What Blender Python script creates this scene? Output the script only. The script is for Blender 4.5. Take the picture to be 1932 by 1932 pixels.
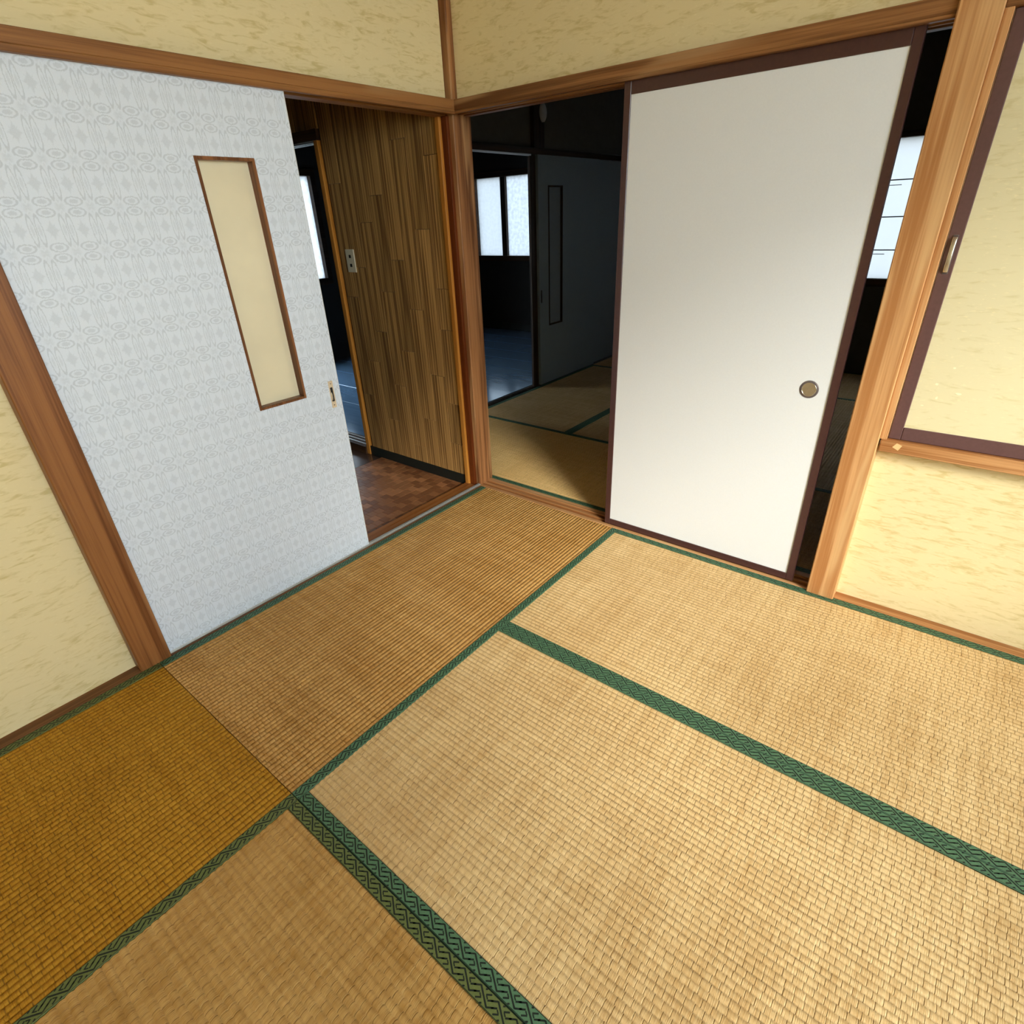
import bpy, bmesh, math, random
import numpy as np
from mathutils import Vector, Matrix

random.seed(7)
for o in list(bpy.data.objects):
    bpy.data.objects.remove(o, do_unlink=True)
SC = bpy.context.scene
COL = SC.collection

# ------------------------------------------------------------------ camera, sky, exposure
cam_d = bpy.data.cameras.new('camera')
cam = bpy.data.objects.new('camera', cam_d)
COL.objects.link(cam)
R = ((0.7833987150201578, 0.62027190426194, -0.03936010782546634),
     (0.266181295802683, -0.3920636827439705, -0.880587069197612),
     (-0.5616350871068957, 0.67937385396886, -0.47224696449413806))
cam.matrix_world = Matrix(((R[0][0], -R[1][0], -R[2][0], 1.96032),
                           (R[0][1], -R[1][1], -R[2][1], -2.10958),
                           (R[0][2], -R[1][2], -R[2][2], 1.36157),
                           (0, 0, 0, 1)))
cam_d.sensor_width = 36.0
cam_d.lens = 36.0 * 1042.3 / 1932.0
cam_d.clip_start = 0.02
SC.camera = cam

SKY = 16.0
WORLD = bpy.data.worlds.new('sky')
SC.world = WORLD
WORLD.use_nodes = True
_nt = WORLD.node_tree
_nt.nodes.clear()
_tc = _nt.nodes.new('ShaderNodeTexCoord')
_sep = _nt.nodes.new('ShaderNodeSeparateXYZ')
_ramp = _nt.nodes.new('ShaderNodeValToRGB')
_bg = _nt.nodes.new('ShaderNodeBackground')
_out = _nt.nodes.new('ShaderNodeOutputWorld')
_nt.links.new(_tc.outputs['Generated'], _sep.inputs[0])
_nt.links.new(_sep.outputs['Z'], _ramp.inputs['Fac'])
_ramp.color_ramp.elements[0].position = 0.0
_ramp.color_ramp.elements[0].color = (0.90, 0.97, 1.0, 1)
_ramp.color_ramp.elements[1].position = 0.9
_ramp.color_ramp.elements[1].color = (0.58, 0.79, 1.0, 1)
_nt.links.new(_ramp.outputs['Color'], _bg.inputs['Color'])
_bg.inputs['Strength'].default_value = SKY
_nt.links.new(_bg.outputs[0], _out.inputs[0])

sun_d = bpy.data.lights.new('hazy_sun', 'SUN')
sun_d.energy = 5.2
sun_d.angle = math.radians(14)
sun_d.color = (1.0, 0.95, 0.86)
sun = bpy.data.objects.new('hazy_sun', sun_d)
COL.objects.link(sun)
SUN_AZ, SUN_EL = math.radians(31.5), math.radians(24)     # low hazy sun, to the right of and behind the viewer
_to = Vector((math.cos(SUN_AZ) * math.cos(SUN_EL), -math.sin(SUN_AZ) * math.cos(SUN_EL), math.sin(SUN_EL)))
sun.rotation_euler = _to.to_track_quat('Z', 'Y').to_euler()
sun.location = _to * 12

cy = SC.cycles                       # enough light bounces for a plain interior, no more
cy.max_bounces = 6
cy.diffuse_bounces = 4
cy.glossy_bounces = 2
cy.transmission_bounces = 4
cy.transparent_max_bounces = 6

vs = SC.view_settings
vs.view_transform = 'Standard'
vs.look = 'None'
vs.exposure = 0.0
vs.gamma = 1.0
vs.use_curve_mapping = False

def portal(name, loc, direction, w, h):
    """sampling guide for the daylight in a window opening; gives off no light itself"""
    d = bpy.data.lights.new(name, 'AREA')
    d.shape = 'RECTANGLE'
    d.size, d.size_y = w, h
    d.cycles.is_portal = True
    o = bpy.data.objects.new(name, d)
    COL.objects.link(o)
    o.location = loc
    z = -Vector(direction).normalized()
    y = Vector((0, 0, 1))
    x = y.cross(z).normalized()
    o.matrix_world = Matrix((( x.x, y.x, z.x, loc[0]), (x.y, y.y, z.y, loc[1]), (x.z, y.z, z.z, loc[2]), (0, 0, 0, 1)))
    return o

# room sizes (metres). Corner of the tatami room at the origin, room lies in x>0, y<0
W = 0.88
XR, YF = 4.44, -3.54                   # right wall, wall behind the viewer
H = 2.64                               # ceiling
WY0, WY1, WZ0, WZ1 = -3.35, -1.00, 1.02, 2.50   # the daylight window in the right wall
portal('window_daylight_portal', (XR + 0.16, (WY0 + WY1) / 2, (WZ0 + WZ1) / 2), (-1, 0, 0), WY1 - WY0, WZ1 - WZ0)

portal('back_room_daylight_portal', (1.275, 3.80, 1.27), (0, -1, 0), 1.4, .98)
portal('kitchen_far_daylight_portal', (-2.9, 4.16, 1.35), (0, -1, 0), 1.2, .9)
portal('kitchen_door_daylight_portal', (-3.69, .49, .95), (1, 0, 0), .66, 1.78)
portal('kitchen_side_daylight_portal', (-3.69, 1.26, 1.32), (1, 0, 0), .8, .95)

# ------------------------------------------------------------------ node helpers
class G:
    """tiny expression builder over Math nodes"""
    def __init__(s, nt, sock): s.nt, s.k = nt, sock
    def _m(s, op, b=None, c=None):
        n = s.nt.nodes.new('ShaderNodeMath'); n.operation = op
        s.nt.links.new(s.k, n.inputs[0])
        for i, v in ((1, b), (2, c)):
            if v is None: continue
            if isinstance(v, G): s.nt.links.new(v.k, n.inputs[i])
            else: n.inputs[i].default_value = v
        return G(s.nt, n.outputs[0])
    def __add__(s, o): return s._m('ADD', o)
    def __sub__(s, o): return s._m('SUBTRACT', o)
    def __mul__(s, o): return s._m('MULTIPLY', o)
    def __truediv__(s, o): return s._m('DIVIDE', o)
    def abs(s): return s._m('ABSOLUTE')
    def fract(s): return s._m('FRACT')
    def floor(s): return s._m('FLOOR')
    def pow(s, e): return s._m('POWER', e)
    def max(s, o): return s._m('MAXIMUM', o)
    def min(s, o): return s._m('MINIMUM', o)
    def sin(s): return s._m('SINE')
    def less(s, o): return s._m('LESS_THAN', o)
    def ss(s, a, b):
        n = s.nt.nodes.new('ShaderNodeMapRange'); n.interpolation_type = 'SMOOTHSTEP'
        s.nt.links.new(s.k, n.inputs['Value'])
        n.inputs['From Min'].default_value = a; n.inputs['From Max'].default_value = b
        return G(s.nt, n.outputs['Result'])

class Mat:
    def __init__(s, name, rough=0.6, color=(.5, .5, .5), spec=0.5, metal=0.0, coat=0.0):
        s.m = bpy.data.materials.new(name); s.m.use_nodes = True
        s.nt = s.m.node_tree
        s.b = s.nt.nodes['Principled BSDF']
        s.b.inputs['Roughness'].default_value = rough
        s.b.inputs['Base Color'].default_value = (*color, 1)
        s.b.inputs['Specular IOR Level'].default_value = spec
        s.b.inputs['Metallic'].default_value = metal
        s.b.inputs['Coat Weight'].default_value = coat
        s._tc = None
    def tc(s):
        if s._tc is None: s._tc = s.nt.nodes.new('ShaderNodeTexCoord')
        return s._tc.outputs['Object']
    def xyz(s):
        n = s.nt.nodes.new('ShaderNodeSeparateXYZ'); s.nt.links.new(s.tc(), n.inputs[0])
        return [G(s.nt, n.outputs[i]) for i in range(3)]
    def mapped(s, scale, loc=(0, 0, 0), rot=(0, 0, 0)):
        n = s.nt.nodes.new('ShaderNodeMapping'); s.nt.links.new(s.tc(), n.inputs['Vector'])
        n.inputs['Scale'].default_value = scale; n.inputs['Location'].default_value = loc
        n.inputs['Rotation'].default_value = rot
        return n.outputs[0]
    def noise(s, scale3, detail=3, dist=0.0, rough=.5, loc=(0, 0, 0)):
        n = s.nt.nodes.new('ShaderNodeTexNoise')
        s.nt.links.new(s.mapped(scale3, loc), n.inputs['Vector'])
        n.inputs['Scale'].default_value = 1.0; n.inputs['Detail'].default_value = detail
        n.inputs['Distortion'].default_value = dist; n.inputs['Roughness'].default_value = rough
        return G(s.nt, n.outputs['Fac'])
    def random(s):
        n = s.nt.nodes.new('ShaderNodeObjectInfo')
        return G(s.nt, n.outputs['Random'])
    def mix(s, fac, a, b):
        n = s.nt.nodes.new('ShaderNodeMix'); n.data_type = 'RGBA'
        if isinstance(fac, G): s.nt.links.new(fac.k, n.inputs[0])
        else: n.inputs[0].default_value = fac
        for i, v in ((6, a), (7, b)):
            if isinstance(v, tuple): n.inputs[i].default_value = (*v, 1)
            else: s.nt.links.new(v, n.inputs[i])
        return n.outputs[2]
    def color(s, sock): s.nt.links.new(sock, s.b.inputs['Base Color'])
    def rough(s, g): s.nt.links.new(g.k, s.b.inputs['Roughness'])
    def bump(s, g, strength=.3, dist=.002):
        n = s.nt.nodes.new('ShaderNodeBump'); n.inputs['Strength'].default_value = strength
        n.inputs['Distance'].default_value = dist
        s.nt.links.new(g.k, n.inputs['Height'])
        s.nt.links.new(n.outputs[0], s.b.inputs['Normal'])

def wood(name, dark, light, axis='z', rough=.45, fine=1.0, wear=None, spec=.22):
    M = Mat(name, rough, spec=spec)
    i = 'xyz'.index(axis)
    def sc(al, ac):
        v = [ac, ac, ac]; v[i] = al
        return tuple(v)
    big = M.noise(sc(.55, 30), 2, .35)
    fin = M.noise(sc(4, 190 * fine), 2, .0)
    f = (big * .65 + fin * .35).ss(.36, .66)
    c = M.mix(f, dark, light)
    if wear:
        w = M.noise(sc(1.6, 16), 2, .4, loc=(3.1, 1.7, .4)).ss(.54, .74)
        c = M.mix(w * .75, c, wear)
    M.color(c)
    M.bump(fin, .25, .0012)
    M.rough(big * .2 + (rough - .1))
    return M.m

def plain(name, color, rough=.6, metal=0.0, spec=.5, nscale=40, amt=.18):
    M = Mat(name, rough, color, spec, metal)
    n = M.noise((nscale,) * 3, 3)
    d = tuple(max(0, c * (1 - amt)) for c in color)
    l = tuple(min(1, c * (1 + amt)) for c in color)
    M.color(M.mix(n, d, l))
    return M.m

def wallpaper(name, base=(.79, .655, .37), streak=(.59, .455, .185), streak_lo=.575, horiz='y'):
    """yellow crepe wallpaper with short cloud-like horizontal strokes"""
    M = Mat(name, .75, spec=.25)
    s = [15, 15, 62]
    a = M.noise(tuple(s), 3, .9, .55)
    b = M.noise((40, 40, 160), 2, .4, loc=(2, 5, 1))
    patch = M.noise((2.4, 2.4, 3.2), 2, loc=(9, 4, 2))
    f = (a * .80 + b * .20 + (patch - .5) * .12).ss(streak_lo - .10, streak_lo + .13)
    c = M.mix(f * .75, base, streak)
    hi = M.noise((60, 60, 200), 2, loc=(4, 2, 8)).ss(.62, .75)
    c = M.mix(hi * .35, c, (.90, .78, .48))
    M.color(c)
    M.bump(a + b * .5, .10, .0010)
    return M.m

# ------------------------------------------------------------------ materials
M_WALL = wallpaper('yellow_crepe_wallpaper')
M_PANELPAPER = wallpaper('yellow_cupboard_paper', (.72, .64, .40), (.61, .52, .27), .60)
M_POST_DARK = wood('dark_stained_post', (.14, .046, .013), (.31, .125, .038), 'z', .42, wear=(.40, .19, .075))
M_POST_MID = wood('corner_post_wood', (.13, .045, .016), (.42, .18, .065), 'z', .45, wear=(.55, .29, .12))
M_POST_LIGHT = wood('honey_post_wood', (.43, .185, .062), (.66, .36, .155), 'z', .45, wear=(.70, .43, .20))
M_KAMOI_Y = wood('lintel_wood_left', (.15, .058, .018), (.33, .145, .046), 'y', .45, wear=(.36, .19, .075))
M_KAMOI_X = wood('lintel_wood_back', (.14, .055, .018), (.36, .165, .06), 'x', .45, wear=(.42, .24, .11))
M_SILL_X = wood('worn_sill_wood', (.30, .115, .035), (.62, .33, .14), 'x', .42, 1.0, (.70, .43, .21))
M_SILL_Y = wood('hall_sill_wood', (.27, .093, .023), (.37, .145, .040), 'y', .3)
M_STRIP_Y = wood('floor_strip_wood_left', (.13, .052, .018), (.26, .115, .045), 'y', .5)
M_ORANGE = wood('orange_varnished_wood', (.42, .155, .022), (.58, .24, .045), 'z', .3)
M_REDJAMB = wood('dark_red_jamb', (.10, .02, .004), (.19, .045, .009), 'z', .4)
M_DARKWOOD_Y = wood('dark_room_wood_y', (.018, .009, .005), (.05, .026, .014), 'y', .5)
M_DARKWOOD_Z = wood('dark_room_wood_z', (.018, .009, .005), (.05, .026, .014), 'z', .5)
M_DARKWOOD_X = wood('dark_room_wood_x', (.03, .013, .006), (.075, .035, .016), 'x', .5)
M_LACQUER = plain('plum_brown_lacquer', (.066, .026, .024), .30, nscale=90, amt=.22)
M_LACQUER2 = plain('mauve_brown_lacquer', (.115, .056, .055), .34, nscale=90, amt=.2)
M_FUSUMA = plain('off_white_fusuma_paper', (.775, .785, .80), .72, spec=.3, nscale=230, amt=.03)
M_ALU = plain('aluminium_rail', (.66, .66, .64), .38, .75, nscale=60, amt=.08)
M_BRASS = plain('pale_brass', (.78, .66, .50), .35, .7, nscale=120, amt=.12)
M_CUP = plain('brown_cup_metal', (.075, .046, .022), .55, .1, nscale=60, amt=.25)
M_CHROME = plain('worn_chrome', (.66, .62, .55), .26, .9, nscale=120, amt=.2)
M_STEEL = plain('grey_pull_rim', (.16, .13, .13), .4, .4, nscale=120, amt=.15)
M_BLACK = plain('black_recess', (.012, .011, .010), .6)
M_BASEBOARD = plain('black_vinyl_baseboard', (.012, .016, .013), .5)
M_PLATE = plain('ivory_plate', (.66, .60, .44), .4, amt=.05)
M_CEIL = wood('ceiling_boards', (.40, .27, .15), (.58, .43, .27), 'y', .6)
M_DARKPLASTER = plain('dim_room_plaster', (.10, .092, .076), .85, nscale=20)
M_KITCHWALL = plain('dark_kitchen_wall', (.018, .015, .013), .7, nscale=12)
M_SUB = plain('subfloor', (.12, .085, .05), .8)
M_GROUND = plain('yard_gravel', (.42, .40, .36), .9, nscale=6)
M_DOORFILM = plain('cream_frosted_pane', (.79, .70, .49), .32, spec=.5, nscale=7, amt=.10)
M_SHADEDOOR = plain('grey_blue_door_paper', (.26, .32, .37), .7, nscale=120, amt=.06)  # pale door paper with the back room's shade put into the colour

def frosted(name, tint, mottled=0.0):
    m = bpy.data.materials.new(name); m.use_nodes = True
    nt = m.node_tree; nt.nodes.clear()
    out = nt.nodes.new('ShaderNodeOutputMaterial')
    tr = nt.nodes.new('ShaderNodeBsdfTranslucent')
    gl = nt.nodes.new('ShaderNodeBsdfGlossy'); gl.inputs['Roughness'].default_value = .25
    gl.inputs['Color'].default_value = (.5, .5, .5, 1)
    tr.inputs['Color'].default_value = (*tint, 1)
    if mottled:
        tc = nt.nodes.new('ShaderNodeTexCoord'); mp = nt.nodes.new('ShaderNodeMapping')
        mp.inputs['Scale'].default_value = (26, 26, 26)
        v = nt.nodes.new('ShaderNodeTexNoise'); v.inputs['Scale'].default_value = 1.0; v.inputs['Detail'].default_value = 4
        r = nt.nodes.new('ShaderNodeValToRGB')
        r.color_ramp.elements[0].position = .38; r.color_ramp.elements[1].position = .60
        r.color_ramp.elements[0].color = (*[c * (1 - mottled) for c in tint], 1)
        r.color_ramp.elements[1].color = (*tint, 1)
        nt.links.new(tc.outputs['Object'], mp.inputs[0]); nt.links.new(mp.outputs[0], v.inputs['Vector'])
        nt.links.new(v.outputs['Fac'], r.inputs[0]); nt.links.new(r.outputs[0], tr.inputs['Color'])
    mx = nt.nodes.new('ShaderNodeMixShader'); mx.inputs[0].default_value = .06
    nt.links.new(tr.outputs[0], mx.inputs[1]); nt.links.new(gl.outputs[0], mx.inputs[2])
    nt.links.new(mx.outputs[0], out.inputs[0])
    return m
M_PANE_SMOOTH = frosted('milky_window_pane', (.325, .332, .34), .06)
M_PANE_MOTTLED = frosted('mottled_window_pane', (.34, .35, .362), .14)
M_PANE_BRIGHT = frosted('bright_mottled_pane', (.43, .44, .452), .14)
M_PANE_PAPER = frosted('white_window_film', (.335, .335, .335))

def clear_pane(name):
    m = bpy.data.materials.new(name); m.use_nodes = True
    nt = m.node_tree; nt.nodes.clear()
    out = nt.nodes.new('ShaderNodeOutputMaterial')
    tr = nt.nodes.new('ShaderNodeBsdfTransparent'); tr.inputs['Color'].default_value = (.95, .97, .97, 1)
    gl = nt.nodes.new('ShaderNodeBsdfGlossy'); gl.inputs['Roughness'].default_value = .02
    mx = nt.nodes.new('ShaderNodeMixShader'); mx.inputs[0].default_value = .06
    nt.links.new(tr.outputs[0], mx.inputs[1]); nt.links.new(gl.outputs[0], mx.inputs[2])
    nt.links.new(mx.outputs[0], out.inputs[0])
    return m
M_CLEAR = clear_pane('clear_window_pane')

def damask():
    """pale blue-grey door paper with a woven lattice of paired ovals, paired leaves and small stars"""
    M = Mat('blue_grey_damask_paper', .62, spec=.35)
    x, y, z = M.xyz()
    wob = (M.noise((260, 260, 260), 2) - .5) * .07
    u = ((y / .0715 + wob).fract() - .5).abs()          # 0 at flower, .5 between
    v = ((z / .108 + wob + .33).fract() - .5).abs()
    def ell(cu, cv, ru, rv):
        a = ((u - cu) / ru).pow(2.0); b = ((v - cv) / rv).pow(2.0)
        return (a + b).pow(.5)
    def band(e, r, w): return ((e - r).abs()).ss(w, w * .3)
    ov = ell(.5, .118, .285, .100)
    lf = ell(.118, .5, .098, .345)
    du = (u - .5).abs(); dv = (v - .5).abs()
    star = (du.pow(.7) + dv.pow(.7)).ss(.42, .30)
    spike = ((du - dv).abs() * 6.0 + du + dv).ss(.34, .22)
    ray = ((v / (u + .05) * 4.0).sin() * .5 + .5) * (u * 1.4 + v).ss(.34, .10)
    h = (band(ov, .95, .20)).max(ov.ss(.60, .40) * .80).max(band(lf, .95, .20)).max(lf.ss(.55, .25) * .55)
    h = h.max(star * .60).max(spike * .60).max(ray * .55)
    h = h * .85 + (M.noise((420, 420, 420), 1) - .5) * .5
    M.color(M.mix(h, (.725, .78, .865), (.555, .605, .675)))
    M.bump(h, .30, .0009)
    return M.m
M_DAMASK = damask()

def tatami_mat_material(name, along, light, dark, tone, shift):
    """rush weave: straws run across the mat, ribs run along it"""
    M = Mat(name, .6, spec=.22)
    a = 'xy'.index(along)
    def sc(al, ac, z=1):
        v = [ac, ac, z]; v[a] = al
        return tuple(v)
    straw = M.noise(sc(620, 26), 1, .0, loc=(shift, shift * .7, 0))
    streak = M.noise(sc(70, 1.8), 2, .2, loc=(shift * 2, 1, 0))
    patch = M.noise((2.6, 2.6, 1), 2, .3, loc=(shift, 3, 0))
    ribs = M.noise(sc(5, 66), 1, loc=(shift, 0, 0))
    f = (straw * .42 + streak * .30 + patch * .22 + ribs * .22 - .08).ss(.30, .70)
    c = M.mix(f, dark, light)
    stain = M.noise((1.7, 1.7, 1), 2, .5, loc=(shift * 3, 8, 0)).ss(.55, .74)
    c = M.mix(stain * .30, c, tone)
    # woven bundles: short dents staggered from rib to rib
    p = M.xyz()
    s, t = (p[0], p[1]) if along == 'x' else (p[1], p[0])
    row = (t / .01635).floor()
    ph = (row * 12.9898).sin() * 43758.5
    cell = ((s / .019 + ph.fract()).fract() - .5).abs()
    dent = cell.ss(.43, .5)
    gap_flecks = dent * M.noise((34, 34, 1), 1, loc=(shift, 6, 0)).ss(.46, .62)      # uneven brown flecks at the dents of the weave
    M.color(M.mix(gap_flecks * .65, c, (.23, .115, .03)))
    M.bump(straw * .6 - dent * 1.0, .8, .0018)
    return M.m

M_TATAMI = {}
for ax, sh in (('x', 0.0), ('y', 4.7)):
    M_TATAMI[ax] = tatami_mat_material('rush_weave_' + ax, 'x', (.80, .57, .285), (.54, .325, .125), (.60, .37, .15), sh)
M_TATAMI_AMBER_DIM = tatami_mat_material('rush_weave_amber', 'x', (.54, .27, .025), (.36, .15, .006), (.33, .145, .008), 9.3)  # amber straw; deeper tone of the dim side put into the colour
M_TATAMI_DIMMED = tatami_mat_material('rush_weave_brown', 'x', (.67, .385, .130), (.38, .175, .035), (.32, .14, .03), 2.9)  # same straw, browner: low light by the doorway put in its colour
M_TATAMI_NEAR_DIM = tatami_mat_material('rush_weave_near', 'x', (.68, .41, .145), (.39, .19, .04), (.35, .16, .035), 6.1)  # darker straw; weaker light near the viewer put into the colour
M_TATAMI_SUNLIT = tatami_mat_material('rush_weave_fresh', 'x', (.92, .625, .27), (.74, .455, .16), (.74, .47, .17), 5.3)  # lighter straw: brightness of the sun patch mixed into the colour
M_HERI = plain('green_border_cloth', (.085, .185, .095), .6, nscale=420, amt=.35)
M_HERI2 = plain('olive_border_cloth', (.135, .165, .045), .6, nscale=420, amt=.35)
M_FRET = plain('dark_border_thread', (.006, .012, .007), .7)

# ------------------------------------------------------------------ mesh helpers
def link(name, me, mat, parent=None, loc=(0, 0, 0)):
    o = bpy.data.objects.new(name, me)
    COL.objects.link(o)
    if mat is not None and not me.materials: me.materials.append(mat)
    o.location = loc
    if parent is not None: o.parent = parent
    return o

def tag(o, label=None, cat=None, group=None, kind=None):
    if label: o['label'] = label
    if cat: o['category'] = cat
    if group: o['group'] = group
    if kind: o['kind'] = kind
    return o

def empty(name, loc):
    o = bpy.data.objects.new(name, None)
    o.empty_display_size = .05
    COL.objects.link(o)
    o.location = loc
    return o

def origin(o):
    v = Vector((0, 0, 0))
    while o is not None:
        v += o.location; o = o.parent
    return v

def boxmesh(name, boxes, bevel=0.0, off=(0, 0, 0), segs=1):
    bm = bmesh.new()
    for (x0, x1, y0, y1, z0, z1) in boxes:
        vs_ = [bm.verts.new((x - off[0], y - off[1], z - off[2])) for x in (x0, x1) for y in (y0, y1) for z in (z0, z1)]
        for f in ((0, 1, 3, 2), (4, 6, 7, 5), (0, 4, 5, 1), (2, 3, 7, 6), (0, 2, 6, 4), (1, 5, 7, 3)):
            bm.faces.new([vs_[i] for i in f])
    bmesh.ops.recalc_face_normals(bm, faces=bm.faces[:])
    if bevel:
        bmesh.ops.bevel(bm, geom=bm.edges[:], offset=bevel, segments=segs, affect='EDGES', profile=.6)
    me = bpy.data.meshes.new(name)
    bm.to_mesh(me); bm.free()
    return me

def boxes(name, bl, mat, parent=None, bevel=0.0, segs=1):
    """a mesh made of boxes given in room coordinates; its origin sits at the first box's lower middle"""
    if isinstance(bl, tuple): bl = [bl]
    b = bl[0]
    o = Vector(((b[0] + b[1]) / 2, (b[2] + b[3]) / 2, b[4]))
    me = boxmesh(name, bl, bevel, o, segs)
    po = origin(parent) if parent is not None else Vector((0, 0, 0))
    return link(name, me, mat, parent, o - po)

def struct(name, bl, mat, label, cat, bevel=0.0):
    return tag(boxes(name, bl, mat, None, bevel), label, cat, kind='structure')

def sweep(name, pts, prof, mat, parent):
    """sweep a cross-section (list of 2-D offsets in the x/normal frame) along points given as (x,y,z)"""
    bm = bmesh.new(); rings = []
    n = len(pts)
    for i, p in enumerate(pts):
        t = (Vector(pts[min(i + 1, n - 1)]) - Vector(pts[max(i - 1, 0)])).normalized()
        sx = Vector((1, 0, 0)); nn = t.cross(sx).normalized()
        rings.append([bm.verts.new(Vector(p) + sx * a + nn * b) for a, b in prof])
    k = len(prof)
    for i in range(n - 1):
        for j in range(k):
            bm.faces.new((rings[i][j], rings[i][(j + 1) % k], rings[i + 1][(j + 1) % k], rings[i + 1][j]))
    bm.faces.new(rings[0]); bm.faces.new(rings[-1])
    bmesh.ops.recalc_face_normals(bm, faces=bm.faces[:])
    for f in bm.faces: f.smooth = True
    me = bpy.data.meshes.new(name); bm.to_mesh(me); bm.free()
    return link(name, me, mat, parent)

def lathe_y(name, prof, mat, parent, loc, seg=40):
    """turned shape around the y axis; prof = [(radius, y)]"""
    bm = bmesh.new(); rings = []
    for r, y in prof:
        rings.append([bm.verts.new((r * math.cos(2 * math.pi * i / seg), y, r * math.sin(2 * math.pi * i / seg))) for i in range(seg)])
    for a, b in zip(rings, rings[1:]):
        for i in range(seg):
            bm.faces.new((a[i], a[(i + 1) % seg], b[(i + 1) % seg], b[i]))
    if prof[0][0] > 1e-6: bm.faces.new(rings[0])
    if prof[-1][0] > 1e-6: bm.faces.new(rings[-1])
    bmesh.ops.recalc_face_normals(bm, faces=bm.faces[:])
    for f in bm.faces: f.smooth = len(f.verts) == 4
    me = bpy.data.meshes.new(name); bm.to_mesh(me); bm.free()
    return link(name, me, mat, parent, loc)

# ------------------------------------------------------------------ the tatami room: shell
KZ0, KZ1 = 1.756, 1.803              # lintel
struct('floor', (-.12, XR + .1, YF - .1, .10, -.16, -.060), M_SUB, 'plain boards under the straw mats of the front room', 'floor')
struct('ceiling', (-.15, XR + .1, YF - .1, .12, H, H + .08), M_CEIL, 'brown board ceiling of the front room', 'ceiling')
struct('wall_left', [(-.115, -.050, YF, -1.80, -.06, H), (-.115, -.050, -1.80, .0, KZ1 - .004, H)], M_WALL,
       'yellow crepe-papered wall left of and above the patterned door', 'wall')
struct('wall_back', [(-.03, 1.74, .050, .105, KZ1 - .004, H), (1.80, XR, .050, .105, KZ1 - .004, H), (1.80, 2.76, .050, .105, -.06, .625), (2.76, XR, .050, .105, -.06, KZ1 - .004)], M_WALL,
       'yellow crepe-papered wall above and right of the white sliding door', 'wall')
struct('wall_right', [(XR, XR + .1, YF, WY0 - .03, -.06, H), (XR, XR + .1, WY1 + .03, .105, -.06, H),
                      (XR, XR + .1, WY0 - .03, WY1 + .03, -.06, WZ0 - .03), (XR, XR + .1, WY0 - .03, WY1 + .03, WZ1 + .03, H)], M_WALL,
       'yellow papered wall with the daylight window, outside the frame to the right', 'wall')
struct('wall_front', (-.115, XR + .1, YF - .1, YF, -.06, H), M_WALL, 'yellow papered wall behind the viewer', 'wall')

# posts and lintels
def trim(n, bl, mat, label, bevel=.0025):
    return struct('trim_%d' % n, bl, mat, label, 'trim', bevel)

trim(1, (-.112, -.027, .016, .130, -.06, H), M_POST_MID, 'worn brown corner post between the two doorways', .004)
trim(2, (-.112, .000, -1.818, -1.716, -.06, H), M_POST_DARK, 'dark reddish-brown post left of the patterned door', .003)
trim(3, (1.725, 1.821, -.014, .105, -.06, H), M_POST_LIGHT, 'honey-coloured post right of the white sliding door', .003)
# left lintel with a runner groove
trim(4, [(-.112, .000, -1.716, .000, KZ0 + .012, KZ1), (-.020, .000, -1.716, .000, KZ0 - .004, KZ0 + .012), (-.112, -.056, -1.716, .000, KZ0 - .004, KZ0 + .012)],
     M_KAMOI_Y, 'brown lintel over the patterned door and hall doorway', .0015)
# back lintel: upper slab, three ridges that leave two grooves
trim(5, [(-.027, 1.725, .000, .120, KZ0 + .008, KZ1), (-.027, 1.725, .000, .019, KZ0 - .002, KZ0 + .008),
         (-.027, 1.725, .047, .057, KZ0 - .002, KZ0 + .008), (-.027, 1.725, .086, .120, KZ0 - .002, KZ0 + .008)],
     M_KAMOI_X, 'grooved brown lintel over the white sliding door', .0012)
trim(6, (1.821, 2.70, -.004, .050, KZ0 - .002, KZ1), M_KAMOI_X, 'short brown lintel above the small cupboard door', .002)
trim(7, (1.821, 1.8405, -.004, .060, .660, KZ0 - .002), M_POST_LIGHT, 'thin wooden jamb strip beside the small cupboard door', .001)
t8 = trim(8, (1.826, 2.70, -.006, .060, .618, .660), M_SILL_X, 'wooden sill under the small cupboard door with a diamond inlay', .002)
bm = bmesh.new()
q = [bm.verts.new(p) for p in ((1.862, -.0066, .639), (1.872, -.0066, .654), (1.888, -.0066, .648), (1.880, -.0066, .630))]
q2 = [bm.verts.new(v.co + Vector((0, .004, 0))) for v in q]
bm.faces.new(q); bm.faces.new(q2[::-1])
for i in range(4): bm.faces.new((q[i], q2[i], q2[(i + 1) % 4], q[(i + 1) % 4]))
bmesh.ops.recalc_face_normals(bm, faces=bm.faces[:])
for v in bm.verts: v.co -= t8.location
me = bpy.data.meshes.new('inlay_patch'); bm.to_mesh(me); bm.free()
tag(link('inlay_patch', me, plain('pale_inlay_wood', (.80, .50, .23), .5), t8), 'pale diamond-shaped wood inlay')
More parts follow.
